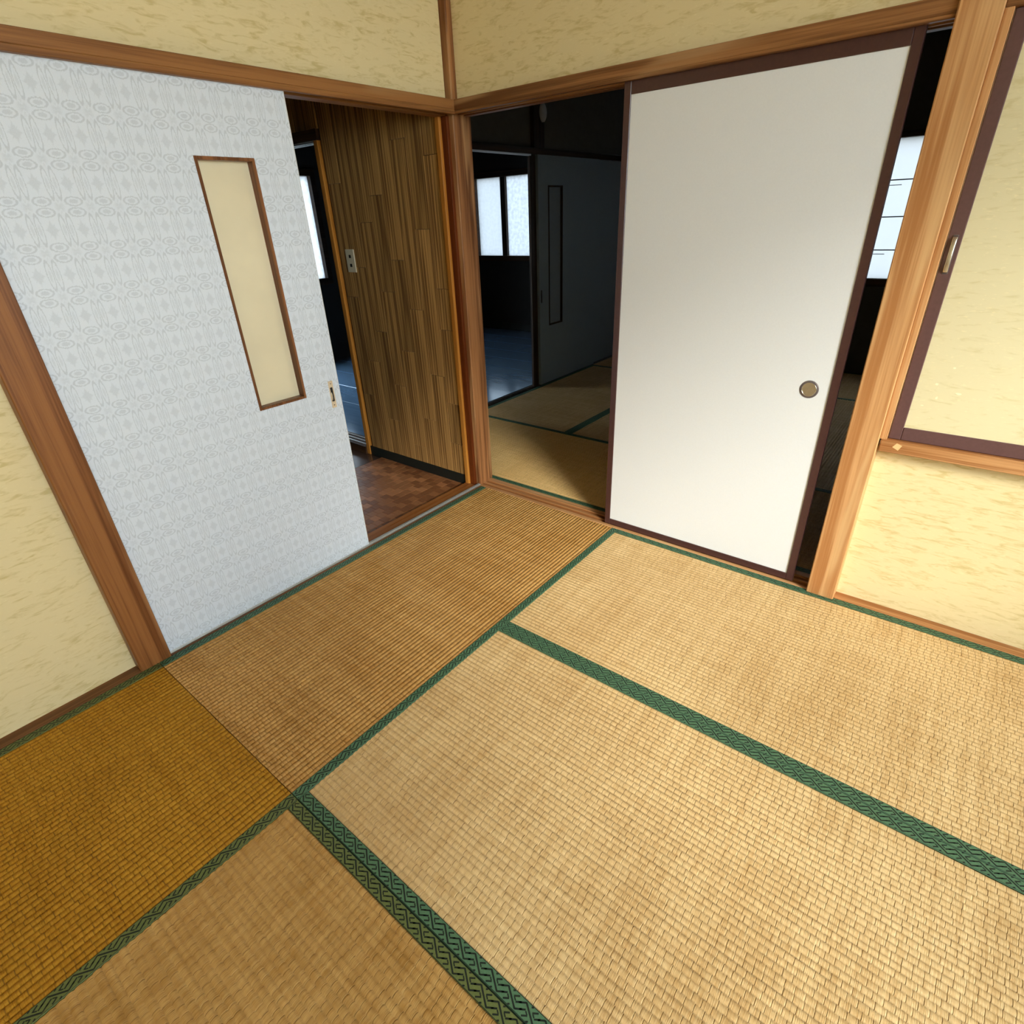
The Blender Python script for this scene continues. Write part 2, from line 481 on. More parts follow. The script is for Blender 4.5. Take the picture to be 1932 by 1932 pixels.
# sills and floor strips
trim(28, (2.70, 2.796, -.014, .105, -.06, H), M_POST_LIGHT, 'honey-coloured post at the far right end of the cupboard', .003)
t9 = trim(9, [(-.027, 1.725, .000, .118, -.055, -.008), (-.027, 1.725, .000, .020, -.008, .001), (-.027, 1.725, .046, .056, -.008, .001), (-.027, 1.725, .085, .118, -.008, .001)],
     M_SILL_X, 'worn grooved wooden sill under the white sliding door', .0012)
trim(10, (-.112, -.042, -1.716, -.010, -.055, .000), M_SILL_Y, 'red-brown wooden sill of the hall doorway', .0015)
trim(11, [(-.040, -.014, -1.716, .010, -.02, .002), (-.0325, -.029, -1.716, .010, .002, .0065), (-.0245, -.021, -1.716, .010, .002, .0065)], M_ALU,
     'pale aluminium runner rail along the hall doorway', .0006)
trim(12, (-.0135, -.001, -1.716, .000, -.03, .000), M_STRIP_Y, 'thin wooden strip between runner rail and straw mat', .0008)
trim(13, (-.050, -.001, YF, -1.818, -.055, .002), M_STRIP_Y, 'brown floor strip under the yellow wall at left', .001)
trim(14, (1.821, 2.70, .000, .050, -.055, .002), M_SILL_X, 'light wooden floor strip under the yellow wall at right', .001)

# ------------------------------------------------------------------ tatami mats
HW, RIB = .030, .0165
def rib_mesh(name, L, Wd, seed, du=.0095):
    """woven surface: ribs along x (length L), straws across y (width Wd)"""
    rng = np.random.default_rng(seed)
    n = int(round(Wd / RIB)); rib = Wd / n
    prof_t = np.array([0, .16, .5, .84]); prof_z = np.array([-.0043, -.0011, 0, -.0011])
    ys = np.concatenate([(k + prof_t) * rib for k in range(n)] + [[Wd]])
    zs = np.concatenate([prof_z for k in range(n)] + [[-.0043]])
    ridx = np.minimum((ys / rib).astype(int), n - 1)
    nu = int(L / du) + 1
    xs = np.linspace(0, L, nu)
    seglen = .019
    ph = rng.random(n)
    rl = rng.normal(0, .0003, n)
    X, Y = np.meshgrid(xs, ys, indexing='ij')
    cell = np.abs(((X / seglen + ph[ridx][None, :]) % 1.0) - .5)
    bulge = -.0010 * (cell > .40)
    jit = rng.normal(0, .00016, X.shape)
    und = .0007 * np.sin(X * 3.1 + seed) * np.sin(Y * 6.3 + seed * 2)
    Z = zs[None, :] + rl[ridx][None, :] + np.where(zs[None, :] > -.0024, bulge, 0) + jit + und
    wob = rng.normal(0, .0005, (nu, n + 1))
    k = np.ones(7) / 7
    wob = np.apply_along_axis(lambda a: np.convolve(a, k, 'same'), 0, wob)
    Y = Y + wob[:, np.minimum(ridx, n)]
    Y[:, 0] = 0; Y[:, -1] = Wd
    m = len(ys)
    co = np.stack([X, Y, Z], -1).reshape(-1, 3).astype(np.float32)
    i, j = np.meshgrid(np.arange(nu - 1), np.arange(m - 1), indexing='ij')
    a = (i * m + j).ravel()
    quads = np.stack([a, a + m, a + m + 1, a + 1], -1).astype(np.int32)
    # skirt to give the mat its thickness
    base = len(co)
    cs = np.array([[0, 0, -.050], [L, 0, -.050], [L, Wd, -.050], [0, Wd, -.050], [0, 0, -.0021], [L, 0, -.0021], [L, Wd, -.0021], [0, Wd, -.0021]], np.float32)
    co = np.vstack([co, cs])
    ex = np.array([[0, 1, 5, 4], [1, 2, 6, 5], [2, 3, 7, 6], [3, 0, 4, 7], [3, 2, 1, 0]], np.int32) + base
    quads = np.vstack([quads, ex])
    me = bpy.data.meshes.new(name)
    me.vertices.add(len(co)); me.vertices.foreach_set('co', co.ravel())
    me.loops.add(quads.size); me.loops.foreach_set('vertex_index', quads.ravel())
    me.polygons.add(len(quads))
    me.polygons.foreach_set('loop_start', np.arange(0, quads.size, 4, dtype=np.int32))
    sm = np.ones(len(quads), bool); sm[-5:] = False
    me.polygons.foreach_set('use_smooth', sm)
    me.update(calc_edges=True)
    return me

FU = .0450                               # fret repeat
def fret_mesh(name, L):
    """dark thread strokes of the border cloth (key fret set diagonally), on a strip L by HW lying along x"""
    bm = bmesh.new()
    A = Vector((.83, .557)).normalized(); Bv = Vector((.82, -.572)).normalized()
    def stroke(p, d, ln, w):
        # clip the centre line to the strip
        p0 = p - d * ln / 2; p1 = p + d * ln / 2
        t0, t1 = 0.0, 1.0
        for ax, lo, hi in ((0, .0012, L - .0012), (1, .0012, HW - .0012)):
            dd = p1[ax] - p0[ax]
            ta, tb = (lo - p0[ax]) / dd, (hi - p0[ax]) / dd
            if ta > tb: ta, tb = tb, ta
            t0, t1 = max(t0, ta), min(t1, tb)
        if t1 - t0 < .05: return
        a, b = p0 + (p1 - p0) * t0, p0 + (p1 - p0) * t1
        n = Vector((-d.y, d.x)) * w / 2
        vs_ = []
        for q_ in (a - n, b - n, b + n, a + n):
            vs_.append(bm.verts.new((min(max(q_.x, 0.0), L), min(max(q_.y, .0003), HW - .0003), 0)))
        bm.faces.new(vs_)
    k = -1
    while k * FU < L + .05:
        o = Vector((k * FU, HW / 2))
        w = .0031
        stroke(o, Bv, .0390, .0036)
        for sg in (1, -1):
            stroke(o + (Bv * .0190 + A * .0075) * sg, A, .0150, w)
            stroke(o + (A * .0118 + Bv * .0075) * sg, A, .0125, w)
            stroke(o + (A * .0118 - Bv * .0025) * sg, A, .0125, w)
            stroke(o + (A * .0062 + Bv * .0022) * sg, Bv, .0066, .0026)
            stroke(o + (A * .0118 - Bv * .0120) * sg, A, .0090, w)
        k += 1
    # selvedge lines
    for y in (.0007, HW - .0007):
        vs_ = [bm.verts.new(p) for p in ((0, y - .0006, 0), (L, y - .0006, 0), (L, y + .0006, 0), (0, y + .0006, 0))]
        bm.faces.new(vs_)
    bm.normal_update()
    for f in bm.faces:
        if f.normal.z < 0: f.normal_flip()
    me = bpy.data.meshes.new(name); bm.to_mesh(me); bm.free()
    return me

_frets = {}
def mat_thing(x0, x1, y0, y1, along, mat, label, seed, group, detail=True, heri=M_HERI):
    root = empty('tatami_mat', ((x0 + x1) / 2, (y0 + y1) / 2, -.055))
    tag(root, label, 'tatami mat', group)
    g = .0012
    x0 += g; x1 -= g; y0 += g; y1 -= g
    L, Wd = (x1 - x0, y1 - y0) if along == 'x' else (y1 - y0, x1 - x0)
    rot = 0 if along == 'x' else math.pi / 2
    base = Vector((x0, y0, 0)) if along == 'x' else Vector((x1, y0, 0))
    def place(o, s, t, z):
        d = Vector((s, t, z)) if along == 'x' else Vector((-t, s, z))
        o.rotation_euler = (0, 0, rot)
        o.location = base + d - root.location
    me = rib_mesh('woven_surface', L, Wd - 2 * HW, seed, .0095 if detail else .05)
    sf = link('woven_surface', me, mat, root)
    place(sf, 0, HW, 0)
    sf['label'] = 'straw-coloured woven rush surface'
    for i, t in enumerate((0, Wd - HW)):
        bmsh = boxmesh('border', [(0, L, 0, HW, -.050, .0006)], .0009)
        h = link('border', bmsh, heri, root)
        place(h, 0, t, 0)
        h['label'] = 'green cloth border with dark key-fret pattern'
        fm = fret_mesh('fret_pattern', L)
        fr = link('fret_pattern', fm, M_FRET, h, (0, 0, .00085))
    return root

grp = 'straw mats of the front room'
mat_thing(0, W, -2 * W, 0, 'y', M_TATAMI_DIMMED, 'browned straw mat lying along the patterned door and hall doorway', 1, grp)
mat_thing(W, 3 * W, -W, 0, 'x', M_TATAMI['x'], 'straw mat lying along the white sliding door and honey post', 2, grp)
mat_thing(W, 3 * W, -2 * W, -W, 'x', M_TATAMI['x'], 'wide pale straw mat in the middle between two green-bordered joints', 3, grp)
mat_thing(W, 3 * W, -3 * W, -2 * W, 'x', M_TATAMI_NEAR_DIM, 'straw mat at the bottom edge of the picture, nearest the viewer', 4, grp, heri=M_HERI2)
mat_thing(0, W, -4 * W, -2 * W, 'y', M_TATAMI_AMBER_DIM, 'amber straw mat in the lower left beside the yellow wall', 5, grp, heri=M_HERI2)
mat_thing(W, 3 * W, -4 * W, -3 * W, 'x', M_TATAMI['x'], 'straw mat behind the viewer along the rear wall', 6, grp, False)
for r_, lab in enumerate(('straw mat along the back wall outside the frame at right', 'second straw mat before the window outside the frame at right',
                          'third straw mat before the window outside the frame at right', 'straw mat in the rear corner behind the viewer')):
    mat_thing(3 * W, 5 * W, -(r_ + 1) * W, -r_ * W, 'x', M_TATAMI['x'], lab, 15 + r_, grp, False)
boxes_fill = struct('trim_15', (5 * W, XR, YF, 0, -.055, .0), M_SILL_X, 'narrow floor strip under the window wall', 'trim')

# ------------------------------------------------------------------ patterned door (left)
dy0, dy1 = -1.7145, -.800
sy0, sy1, sz0, sz1 = -1.151, -.9545, .761, 1.560
d1 = empty('door_1', ((-.035), (dy0 + dy1) / 2, .007))
tag(d1, 'pale blue-grey damask-papered sliding door with a narrow cream slit window', 'sliding door', kind='structure')
dx0, dx1 = -.0525, -.0195
boxes('leaf', [(dx0, dx1, dy0, sy0, .007, KZ0 + .008), (dx0, dx1, sy1, dy1, .007, KZ0 + .008),
               (dx0, dx1, sy0, sy1, .007, sz0), (dx0, dx1, sy0, sy1, sz1, KZ0 + .008)], M_DAMASK, d1)
boxes('edge_strip', (dx0 - .0004, dx1 + .0002, dy1, dy1 + .0022, .007, KZ0 + .008), plain('pale_door_edge', (.66, .66, .66), .6), d1)
fw = .0095
fr = boxes('slit_frame', [(-.0525, -.0165, sy0, sy0 + fw, sz0, sz1), (-.0525, -.0165, sy1 - fw, sy1, sz0, sz1),
                     (-.0525, -.0165, sy0 + fw, sy1 - fw, sz0, sz0 + fw), (-.0525, -.0165, sy0 + fw, sy1 - fw, sz1 - fw, sz1)],
           wood('slit_frame_wood', (.12, .043, .016), (.27, .11, .042), 'z', .35), d1, .0012)
tag(fr, 'reddish-brown wooden frame of the slit window')
tag(boxes('pane', (-.0515, -.0495, sy0 + fw, sy1 - fw, sz0 + fw, sz1 - fw), M_DOORFILM, d1), 'cream frosted slit pane')
# finger pull
px, pyc, pz0, pz1 = -.0195, -.8375, .690, .800
fp = boxes('finger_pull', [(px, px + .0016, pyc - .0105, pyc - .0060, pz0, pz1), (px, px + .0016, pyc + .0060, pyc + .0105, pz0, pz1),
                           (px, px + .0016, pyc - .0060, pyc + .0060, pz0, pz0 + .026), (px, px + .0016, pyc - .0060, pyc + .0060, pz1 - .026, pz1)], M_BRASS, d1, .0003)
tag(fp, 'small pale metal finger pull')
tag(boxes('pull_recess', (px - .0010, px + .0003, pyc - .0060, pyc + .0060, pz0 + .026, pz1 - .026), M_BLACK, fp), 'dark recess of the finger pull')
bm = bmesh.new()
bmesh.ops.create_uvsphere(bm, u_segments=14, v_segments=8, radius=1.0)
for v in bm.verts: v.co = Vector((v.co.x * .0011, v.co.y * .0035, v.co.z * .0175))
for f in bm.faces: f.smooth = True
me = bpy.data.meshes.new('latch_tongue'); bm.to_mesh(me); bm.free()
link('latch_tongue', me, M_CHROME, fp, Vector((px + .0006, pyc - .0022, (pz0 + pz1) / 2 - .008)) - origin(fp))
for zz in (pz0 + .011, pz1 - .011):
    bm = bmesh.new()
    bmesh.ops.create_cone(bm, cap_ends=True, segments=12, radius1=.0021, radius2=.0021, depth=.0006)
    bmesh.ops.rotate(bm, verts=bm.verts, cent=(0, 0, 0), matrix=Matrix.Rotation(math.pi / 2, 3, 'Y'))
    me = bpy.data.meshes.new('screw'); bm.to_mesh(me); bm.free()
    link('screw', me, M_BLACK, fp, Vector((px + .0018, pyc, zz)) - origin(fp))

# ------------------------------------------------------------------ white sliding door (back)
fx0, fx1 = .792, 1.664
fy0, fy1 = .0215, .0445
fz0, fz1 = .0015, KZ0 + .004
d2 = empty('door_2', ((fx0 + fx1) / 2, .033, fz0))
tag(d2, 'plain off-white sliding door with plum-brown frame and round pull', 'sliding door', kind='structure')
tag(boxes('paper_panel', (fx0 + .020, fx1 - .020, fy0 + .0045, fy1 - .0045, fz0 + .015, fz1 - .015), M_FUSUMA, d2), 'off-white paper panel')
sw = .0265
boxes('stile', (fx0, fx0 + sw, fy0, fy1, fz0, fz1), M_LACQUER, d2, .0015)
boxes('stile', (fx1 - sw, fx1, fy0, fy1, fz0, fz1), M_LACQUER, d2, .0015)
boxes('bottom_rail', (fx0 + sw, fx1 - sw, fy0, fy1, fz0, fz0 + .029), M_LACQUER, d2, .0015)
boxes('top_rail', (fx0 + sw, fx1 - sw, fy0, fy1, fz1 - .043, fz1), M_LACQUER, d2, .0015)
rp = lathe_y('round_pull', [(.0225, .0016), (.0225, -.0006), (.0235, -.0018), (.0262, -.0022), (.0300, -.0016), (.0318, .0004)], M_STEEL, d2,
             Vector((1.573, fy0 + .0045, .783)) - origin(d2))
tag(rp, 'round metal finger pull')
lathe_y('pull_ring', [(.0220, .0010), (.0219, -.0020), (.0226, -.0030), (.0240, -.0030), (.0246, -.0018)], M_CHROME, rp, (0, 0, 0))
tag(lathe_y('pull_cup', [(.0, -.0002), (.012, -.0002), (.0205, -.0004), (.0222, -.0016)], M_CUP, rp, (0, 0, 0)), 'brown dished cup of the pull')

# ------------------------------------------------------------------ small cupboard door (right)
cx0, cx1, cz0, cz1 = 1.8425, 2.698, .6605, KZ0 - .003
cy0, cy1 = .0125, .034
d3 = empty('door_3', ((cx0 + cx1) / 2, .023, cz0))
tag(d3, 'small cupboard sliding door with yellow paper and mauve-brown frame', 'sliding door', kind='structure')
tag(boxes('paper_panel', (cx0 + .020, cx1 - .020, cy0 + .004, cy1 - .003, cz0 + .020, cz1 - .020), M_PANELPAPER, d3), 'yellow crepe paper panel')
boxes('stile', (cx0, cx0 + .034, cy0, cy1, cz0, cz1), M_LACQUER2, d3, .002)
boxes('stile', (cx1 - .034, cx1, cy0, cy1, cz0, cz1), M_LACQUER2, d3, .002)
boxes('bottom_rail', (cx0 + .034, cx1 - .034, cy0, cy1, cz0, cz0 + .043), M_LACQUER2, d3, .002)
boxes('top_rail', (cx0 + .034, cx1 - .034, cy0, cy1, cz1 - .043, cz1), M_LACQUER2, d3, .002)
hz0, hz1 = 1.168, 1.262
pts = []
for i in range(21):
    t = i / 20
    zz = hz0 + (hz1 - hz0) * t
    bow = math.sin(math.pi * t) ** .7 * .010
    pts.append((0, -bow - .003 if 0 < i < 20 else 0.0, zz - hz0))
prof = [(-.0055, -.0018), (-.0035, -.0026), (.0035, -.0026), (.0055, -.0018), (.0055, .0018), (.0035, .0026), (-.0035, .0026), (-.0055, .0018)]
hd = sweep('handle', pts, prof, M_CHROME, d3)
hd.location = Vector((1.8600, cy0, hz0)) - origin(d3)
tag(hd, 'small bowed metal handle')
boxes('handle_plate', (1.8535, 1.8665, cy0 - .0012, cy0 + .001, hz0 - .004, hz1 + .004), M_STEEL, d3, .0005)
# torn bits of paper on the cupboard panel
rng = random.Random(3)
for (tx, tz, tw, th) in ((1.985, .830, .022, .008), (1.925, .852, .010, .008), (1.935, .810, .007, .012), (1.955, .905, .008, .006), (1.905, .782, .009, .004)):
    bm = bmesh.new(); ring = []
    nn = 9
    for i in range(nn):
        a = 2 * math.pi * i / nn; r = rng.uniform(.6, 1.0)
        ring.append(bm.verts.new((tw / 2 * r * math.cos(a), 0, th / 2 * r * math.sin(a))))
    f = bm.faces.new(ring)
    ext = bmesh.ops.extrude_face_region(bm, geom=[f])
    for g in ext['geom']:
        if isinstance(g, bmesh.types.BMVert): g.co.y += .0008
    bmesh.ops.recalc_face_normals(bm, faces=bm.faces[:])
    me = bpy.data.meshes.new('paper_scrap'); bm.to_mesh(me); bm.free()
    link('paper_scrap', me, plain('pale_paper_scrap', (.88, .80, .55), .8), d3, Vector((tx, cy0 + .0034, tz)) - origin(d3))
struct('wall_cupboard_back', [(1.80, XR + .1, .60, .66, -.06, H), (1.80, 1.83, .105, .60, -.06, H)], M_DARKPLASTER, 'plain lining of the cupboard behind the small door', 'wall')

# ------------------------------------------------------------------ daylight window of the front room (outside the frame, right)
w1 = empty('window_1', (XR + .05, (WY0 + WY1) / 2, WZ0))
tag(w1, 'wide sliding daylight window right of the picture', 'window', kind='structure')
boxes('window_frame', [(XR - .012, XR + .1, WY0 - .03, WY0, WZ0 - .03, WZ1 + .03), (XR - .012, XR + .1, WY1, WY1 + .03, WZ0 - .03, WZ1 + .03),
                       (XR - .012, XR + .1, WY0, WY1, WZ0 - .03, WZ0), (XR - .012, XR + .1, WY0, WY1, WZ1, WZ1 + .03)], M_POST_LIGHT, w1, .002)
ym = (WY0 + WY1) / 2
for (a, b, xo) in ((WY0, ym + .02, .03), (ym - .02, WY1, .06)):
    s = boxes('sash', [(XR + xo, XR + xo + .022, a, a + .03, WZ0, WZ1), (XR + xo, XR + xo + .022, b - .03, b, WZ0, WZ1),
                       (XR + xo, XR + xo + .022, a + .03, b - .03, WZ0, WZ0 + .035), (XR + xo, XR + xo + .022, a + .03, b - .03, WZ1 - .035, WZ1)], M_ALU, w1, .001)
    boxes('pane', (XR + xo + .009, XR + xo + .013, a + .03, b - .03, WZ0 + .035, WZ1 - .035), M_CLEAR, s)
tag(struct('ground', (-40, 40, -40, 40, -.62, -.45), M_GROUND, 'pale gravel yard outside the house', 'ground'))

# ------------------------------------------------------------------ hall behind the patterned door
HX0, HY0 = -2.6, -1.95
HZ = -.022                                           # hall floor level
fh = struct('floor_hall', (HX0, -.112, HY0, -.0, -.16, HZ - .008), M_BLACK, 'dark mosaic parquet floor of the hall', 'floor')
par = []
for i, (a, b) in enumerate((((.19, .066, .024), (.27, .105, .042)), ((.40, .165, .066), (.52, .225, .095)), ((.28, .11, .042), (.39, .165, .066)))):
    M = Mat('parquet_wood_%d' % i, .32, spec=.5, coat=.15)
    n = M.noise((6, 90, 40), 3, .5)
    M.color(M.mix(n, a, b))
    par.append(M.m)
px_, py_ = .0515, .0455
me_par = [None] * 3
for k in range(3):
    me_par[k] = boxmesh('parquet_block', [(-px_ / 2 + .0006, px_ / 2 - .0006, -py_ / 2 + .0006, py_ / 2 - .0006, -.009, 0)], .0008)
    me_par[k].materials.append(par[k])
rng = random.Random(5)
nx, ny = 15, 20
xa = -.114 - px_ / 2
cnt = 0
for i in range(nx):
    for j in range(ny):
        r = rng.random(); k = 0 if r < .34 else (1 if r < .52 else 2)
        o = link('parquet_block', me_par[k], None, fh, Vector((xa - i * px_, -.004 - j * py_ - (.5 * py_ if i % 2 else 0) + .25 * py_, HZ)) - fh.location)
        cnt += 1
M = Mat('hall_glossy_board', .16, spec=.6)
n = M.noise((4, 60, 30), 3, .4); M.color(M.mix(n, (.055, .030, .022), (.105, .058, .040)))
M_HALLBOARD = M.m
xb = -.114 - nx * px_
for i in range(6):
    boxes('floorboard', (xb - (i + 1) * .29 + .0008, xb - i * .29 - .0008, HY0, -.014, HZ - .008, HZ + .0002), M_HALLBOARD, fh, .0008)
tag(boxes('floorboard', (-.112 - nx * px_, -.112, HY0, -.016 - ny * py_ + .5 * py_, HZ - .009, HZ - .001), M_HALLBOARD, fh))

# plank-clad wall with staggered end joints
wp = struct('wall_hall', [(-.99, -.112, .012, .060, -.06, H), (HX0, -.99, .012, .060, KZ1, H)], M_BLACK, 'striped brown plank panelling of the hall', 'wall')
def striped(i):
    M = Mat('striped_plank_%d' % i, .5, spec=.35)
    s = M.noise((115, 20, 1.1), 2, .25, loc=(i * 3.3, i, 0))
    b = M.noise((300, 40, 4), 2, loc=(1, 1, i))
    f = (s * .75 + b * .25).ss(.40, .60)
    k = (1.0, .84, 1.12)[i]
    M.color(M.mix(f, (.185 * k, .086 * k, .027 * k), (.54 * k, .30 * k, .098 * k)))
    M.bump(s, .25, .001)
    return M.m
M_PLANKS = [striped(i) for i in range(3)]
rng = random.Random(11)
joints = {0: (.22, .455, .85, 1.05, 1.62), 1: (.60, 1.32), 2: (.33, .94, 1.70), 3: (.14, .71, 1.18), 4: (.50, 1.02, 1.48), 5: (.27, .80, 1.36), 6: (.62, 1.14), 7: (.40, .98, 1.55)}
PW = .1072
for c in range(24):
    x1 = -.1125 - c * PW; x0 = x1 - PW
    zlo = .038 if c < 8 else KZ1
    if c == 8: continue
    if c < 8: x0 = max(x0, -.989)
    js = [zlo] + [z for z in joints.get(c, (1.98,)) if z > zlo] + [2.10, H]
    for a, b in zip(js, js[1:]):
        boxes('plank', (x0 + .0006, x1 - .0006, .000 + rng.uniform(0, .0012), .012, a + .0009, b - .0009), rng.choice(M_PLANKS), wp, .0003)
boxes('plank', (-1.09, -.9895, .000, .012, KZ1, H), M_PLANKS[0], wp, .0007)
struct('baseboard_hall', (-.99, -.1125, -.004, .012, HZ, .037), M_BASEBOARD, 'black baseboard under the plank panelling', 'baseboard', .001)
trim(16, (-.1125, -.086, -.016, .016, HZ, KZ0 - .004), M_ORANGE, 'orange varnished door stop strip beside the corner post', .002)
trim(17, (-.086, -.052, -.002, .016, -.02, KZ0 - .004), M_REDJAMB, 'dark red jamb strip beside the corner post', .001)
trim(18, (-1.022, -.990, -.012, .060, HZ, KZ0 - .004), M_ORANGE, 'brown edge strip at the far end of the plank panelling', .002)
trim(19, (HX0, -1.022 + .032, -.010, .110, KZ0 - .004, KZ1), M_DARKWOOD_X, 'dark lintel of the kitchen doorway off the hall', .001)
trim(20, [(HX0, -1.022, .000, .008, KZ0 - .012, KZ0 - .004), (HX0, -1.022, .020, .026, KZ0 - .012, KZ0 - .004), (HX0, -1.022, .044, .052, KZ0 - .012, KZ0 - .004)], M_ALU,
     'bright triple runner track under the kitchen lintel', .0005)
trim(21, (HX0, -1.022, -.020, .110, -.06, .030), M_DARKWOOD_X, 'dark raised threshold of the kitchen doorway', .002)
trim(22, [(HX0, -1.022, .004, .016, .030, .036), (HX0, -1.022, .040, .050, .030, .036), (HX0, -1.022, .076, .084, .030, .036)], M_ALU,
     'thin metal tracks on the kitchen threshold', .0005)
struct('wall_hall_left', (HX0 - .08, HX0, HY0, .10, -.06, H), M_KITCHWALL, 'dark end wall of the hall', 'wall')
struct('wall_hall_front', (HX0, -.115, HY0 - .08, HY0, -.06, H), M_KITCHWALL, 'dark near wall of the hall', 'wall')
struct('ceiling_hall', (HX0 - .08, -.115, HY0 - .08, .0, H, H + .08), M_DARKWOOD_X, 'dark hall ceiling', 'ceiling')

# electrical plate on the planks
e = empty('switch_plate', (-.874, .0, 1.113))
tag(e, 'small ivory plate with two dark sockets on the plank wall', 'wall plate')
boxes('plate', (-.912, -.838, -.006, .0002, 1.114, 1.232), M_PLATE, e, .0018)
for z in (1.150, 1.196):
    boxes('socket', (-.884, -.866, -.0066, -.0058, z - .008, z + .008), M_BLACK, e)

# ------------------------------------------------------------------ second straw-mat room behind the white door
RX0, RX1, RY0, RY1 = -.955, 2.60, .118, 3.66
struct('floor_back_room', (RX0, RX1, .105, RY1, -.16, -.060), M_SUB, 'boards under the mats of the dark second room', 'floor')
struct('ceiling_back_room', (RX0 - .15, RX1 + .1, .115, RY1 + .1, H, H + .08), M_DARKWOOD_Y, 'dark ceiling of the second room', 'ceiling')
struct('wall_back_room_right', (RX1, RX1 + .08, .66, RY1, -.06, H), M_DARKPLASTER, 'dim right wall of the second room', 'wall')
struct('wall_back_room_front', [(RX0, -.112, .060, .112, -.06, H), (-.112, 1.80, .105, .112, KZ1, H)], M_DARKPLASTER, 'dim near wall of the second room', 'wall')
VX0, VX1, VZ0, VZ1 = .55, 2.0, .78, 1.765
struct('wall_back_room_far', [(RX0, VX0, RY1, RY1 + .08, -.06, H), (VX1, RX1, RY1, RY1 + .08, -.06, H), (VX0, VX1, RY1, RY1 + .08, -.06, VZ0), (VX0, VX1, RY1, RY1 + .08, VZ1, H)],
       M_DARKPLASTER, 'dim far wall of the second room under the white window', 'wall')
g2 = 'straw mats of the dark second room'
mat_thing(-.945, -.945 + 2 * W, RY0 + .001, RY0 + W, 'x', M_TATAMI_SUNLIT, 'sunlit straw mat just beyond the worn sill', 7, g2, False)
mat_thing(-.945, -.945 + W, RY0 + W, RY0 + 3 * W, 'y', M_TATAMI['y'], 'shaded straw mat beside the dark kitchen doorway', 8, g2, False)
mat_thing(-.945 + W, -.945 + 2 * W, RY0 + W, RY0 + 3 * W, 'y', M_TATAMI['y'], 'dark straw mat in the middle of the second room', 9, g2, False)
mat_thing(-.945 + 2 * W, 1.795, RY0 + .001, RY0 + W, 'x', M_TATAMI['x'], 'straw mat behind the white sliding door in the second room', 10, g2, False)
mat_thing(-.945 + 2 * W, -.945 + 3 * W, RY0 + W, RY0 + 3 * W, 'y', M_TATAMI['y'], 'dark straw mat seen through the gap beside the honey post', 11, g2, False)
mat_thing(-.945 + 3 * W, -.945 + 4 * W, RY0 + W, RY0 + 3 * W, 'y', M_TATAMI['y'], 'straw mat along the right wall of the second room', 12, g2, False)
mat_thing(-.945, -.945 + 2 * W, RY0 + 3 * W, RY0 + 4 * W, 'x', M_TATAMI['x'], 'straw mat below the dark paired doors', 13, g2, False)
mat_thing(-.945 + 2 * W, -.945 + 4 * W, RY0 + 3 * W, RY0 + 4 * W, 'x', M_TATAMI['x'], 'straw mat under the white window of the second room', 14, g2, False)

# left wall of that room: doorway to the kitchen, lintel, doors
OY0, OY1 = .93, 1.832
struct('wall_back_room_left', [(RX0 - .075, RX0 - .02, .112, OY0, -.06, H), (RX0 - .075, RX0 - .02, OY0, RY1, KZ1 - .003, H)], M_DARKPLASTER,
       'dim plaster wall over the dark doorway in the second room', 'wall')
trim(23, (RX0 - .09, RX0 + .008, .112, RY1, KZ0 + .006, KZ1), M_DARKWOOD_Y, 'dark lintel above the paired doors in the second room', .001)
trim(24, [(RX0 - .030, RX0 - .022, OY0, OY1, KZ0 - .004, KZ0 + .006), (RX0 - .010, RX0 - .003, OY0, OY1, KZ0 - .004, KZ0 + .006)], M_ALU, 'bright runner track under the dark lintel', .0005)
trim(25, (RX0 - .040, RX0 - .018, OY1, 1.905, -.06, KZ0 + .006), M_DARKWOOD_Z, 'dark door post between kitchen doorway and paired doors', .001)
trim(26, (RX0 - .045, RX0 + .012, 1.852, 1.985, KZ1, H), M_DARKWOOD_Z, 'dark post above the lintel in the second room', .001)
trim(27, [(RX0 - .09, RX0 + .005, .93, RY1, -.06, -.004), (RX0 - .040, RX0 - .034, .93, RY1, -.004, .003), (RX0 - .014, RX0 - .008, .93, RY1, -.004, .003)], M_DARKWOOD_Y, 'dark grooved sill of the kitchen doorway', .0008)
for n, (a, b, xo, lab) in enumerate(((1.902, 2.815, 0.0, 'shaded grey-blue sliding door with a tall slit pane in the second room'),
                                     (2.790, RY1 - .004, -.030, 'shaded plain sliding door at the far end of the second room'))):
    d = empty('door_%d' % (4 + n), (RX0 - .02 + xo, (a + b) / 2, .004))
    tag(d, lab, 'sliding door', kind='structure')
    X0, X1 = RX0 - .018 + xo * 1.0, RX0 + .006 + xo * 1.0
    if n == 0:
        p0, p1, q0, q1 = 2.036, 2.240, .500, 1.562
        boxes('leaf', [(X0, X1, a, p0, .004, KZ0 + .006), (X0, X1, p1, b, .004, KZ0 + .006), (X0, X1, p0, p1, .004, q0), (X0, X1, p0, p1, q1, KZ0 + .006)], M_SHADEDOOR, d)
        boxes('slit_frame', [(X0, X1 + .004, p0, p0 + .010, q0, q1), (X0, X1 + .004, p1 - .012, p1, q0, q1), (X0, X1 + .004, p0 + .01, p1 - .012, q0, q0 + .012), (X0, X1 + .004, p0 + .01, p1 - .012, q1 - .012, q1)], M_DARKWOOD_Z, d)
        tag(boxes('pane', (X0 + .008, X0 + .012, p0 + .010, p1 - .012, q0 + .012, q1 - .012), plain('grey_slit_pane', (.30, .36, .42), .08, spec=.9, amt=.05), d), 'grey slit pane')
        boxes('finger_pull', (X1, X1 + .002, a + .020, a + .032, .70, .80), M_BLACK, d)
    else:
        boxes('leaf', (X0, X1, a, b, .004, KZ0 + .006), M_SHADEDOOR, d)

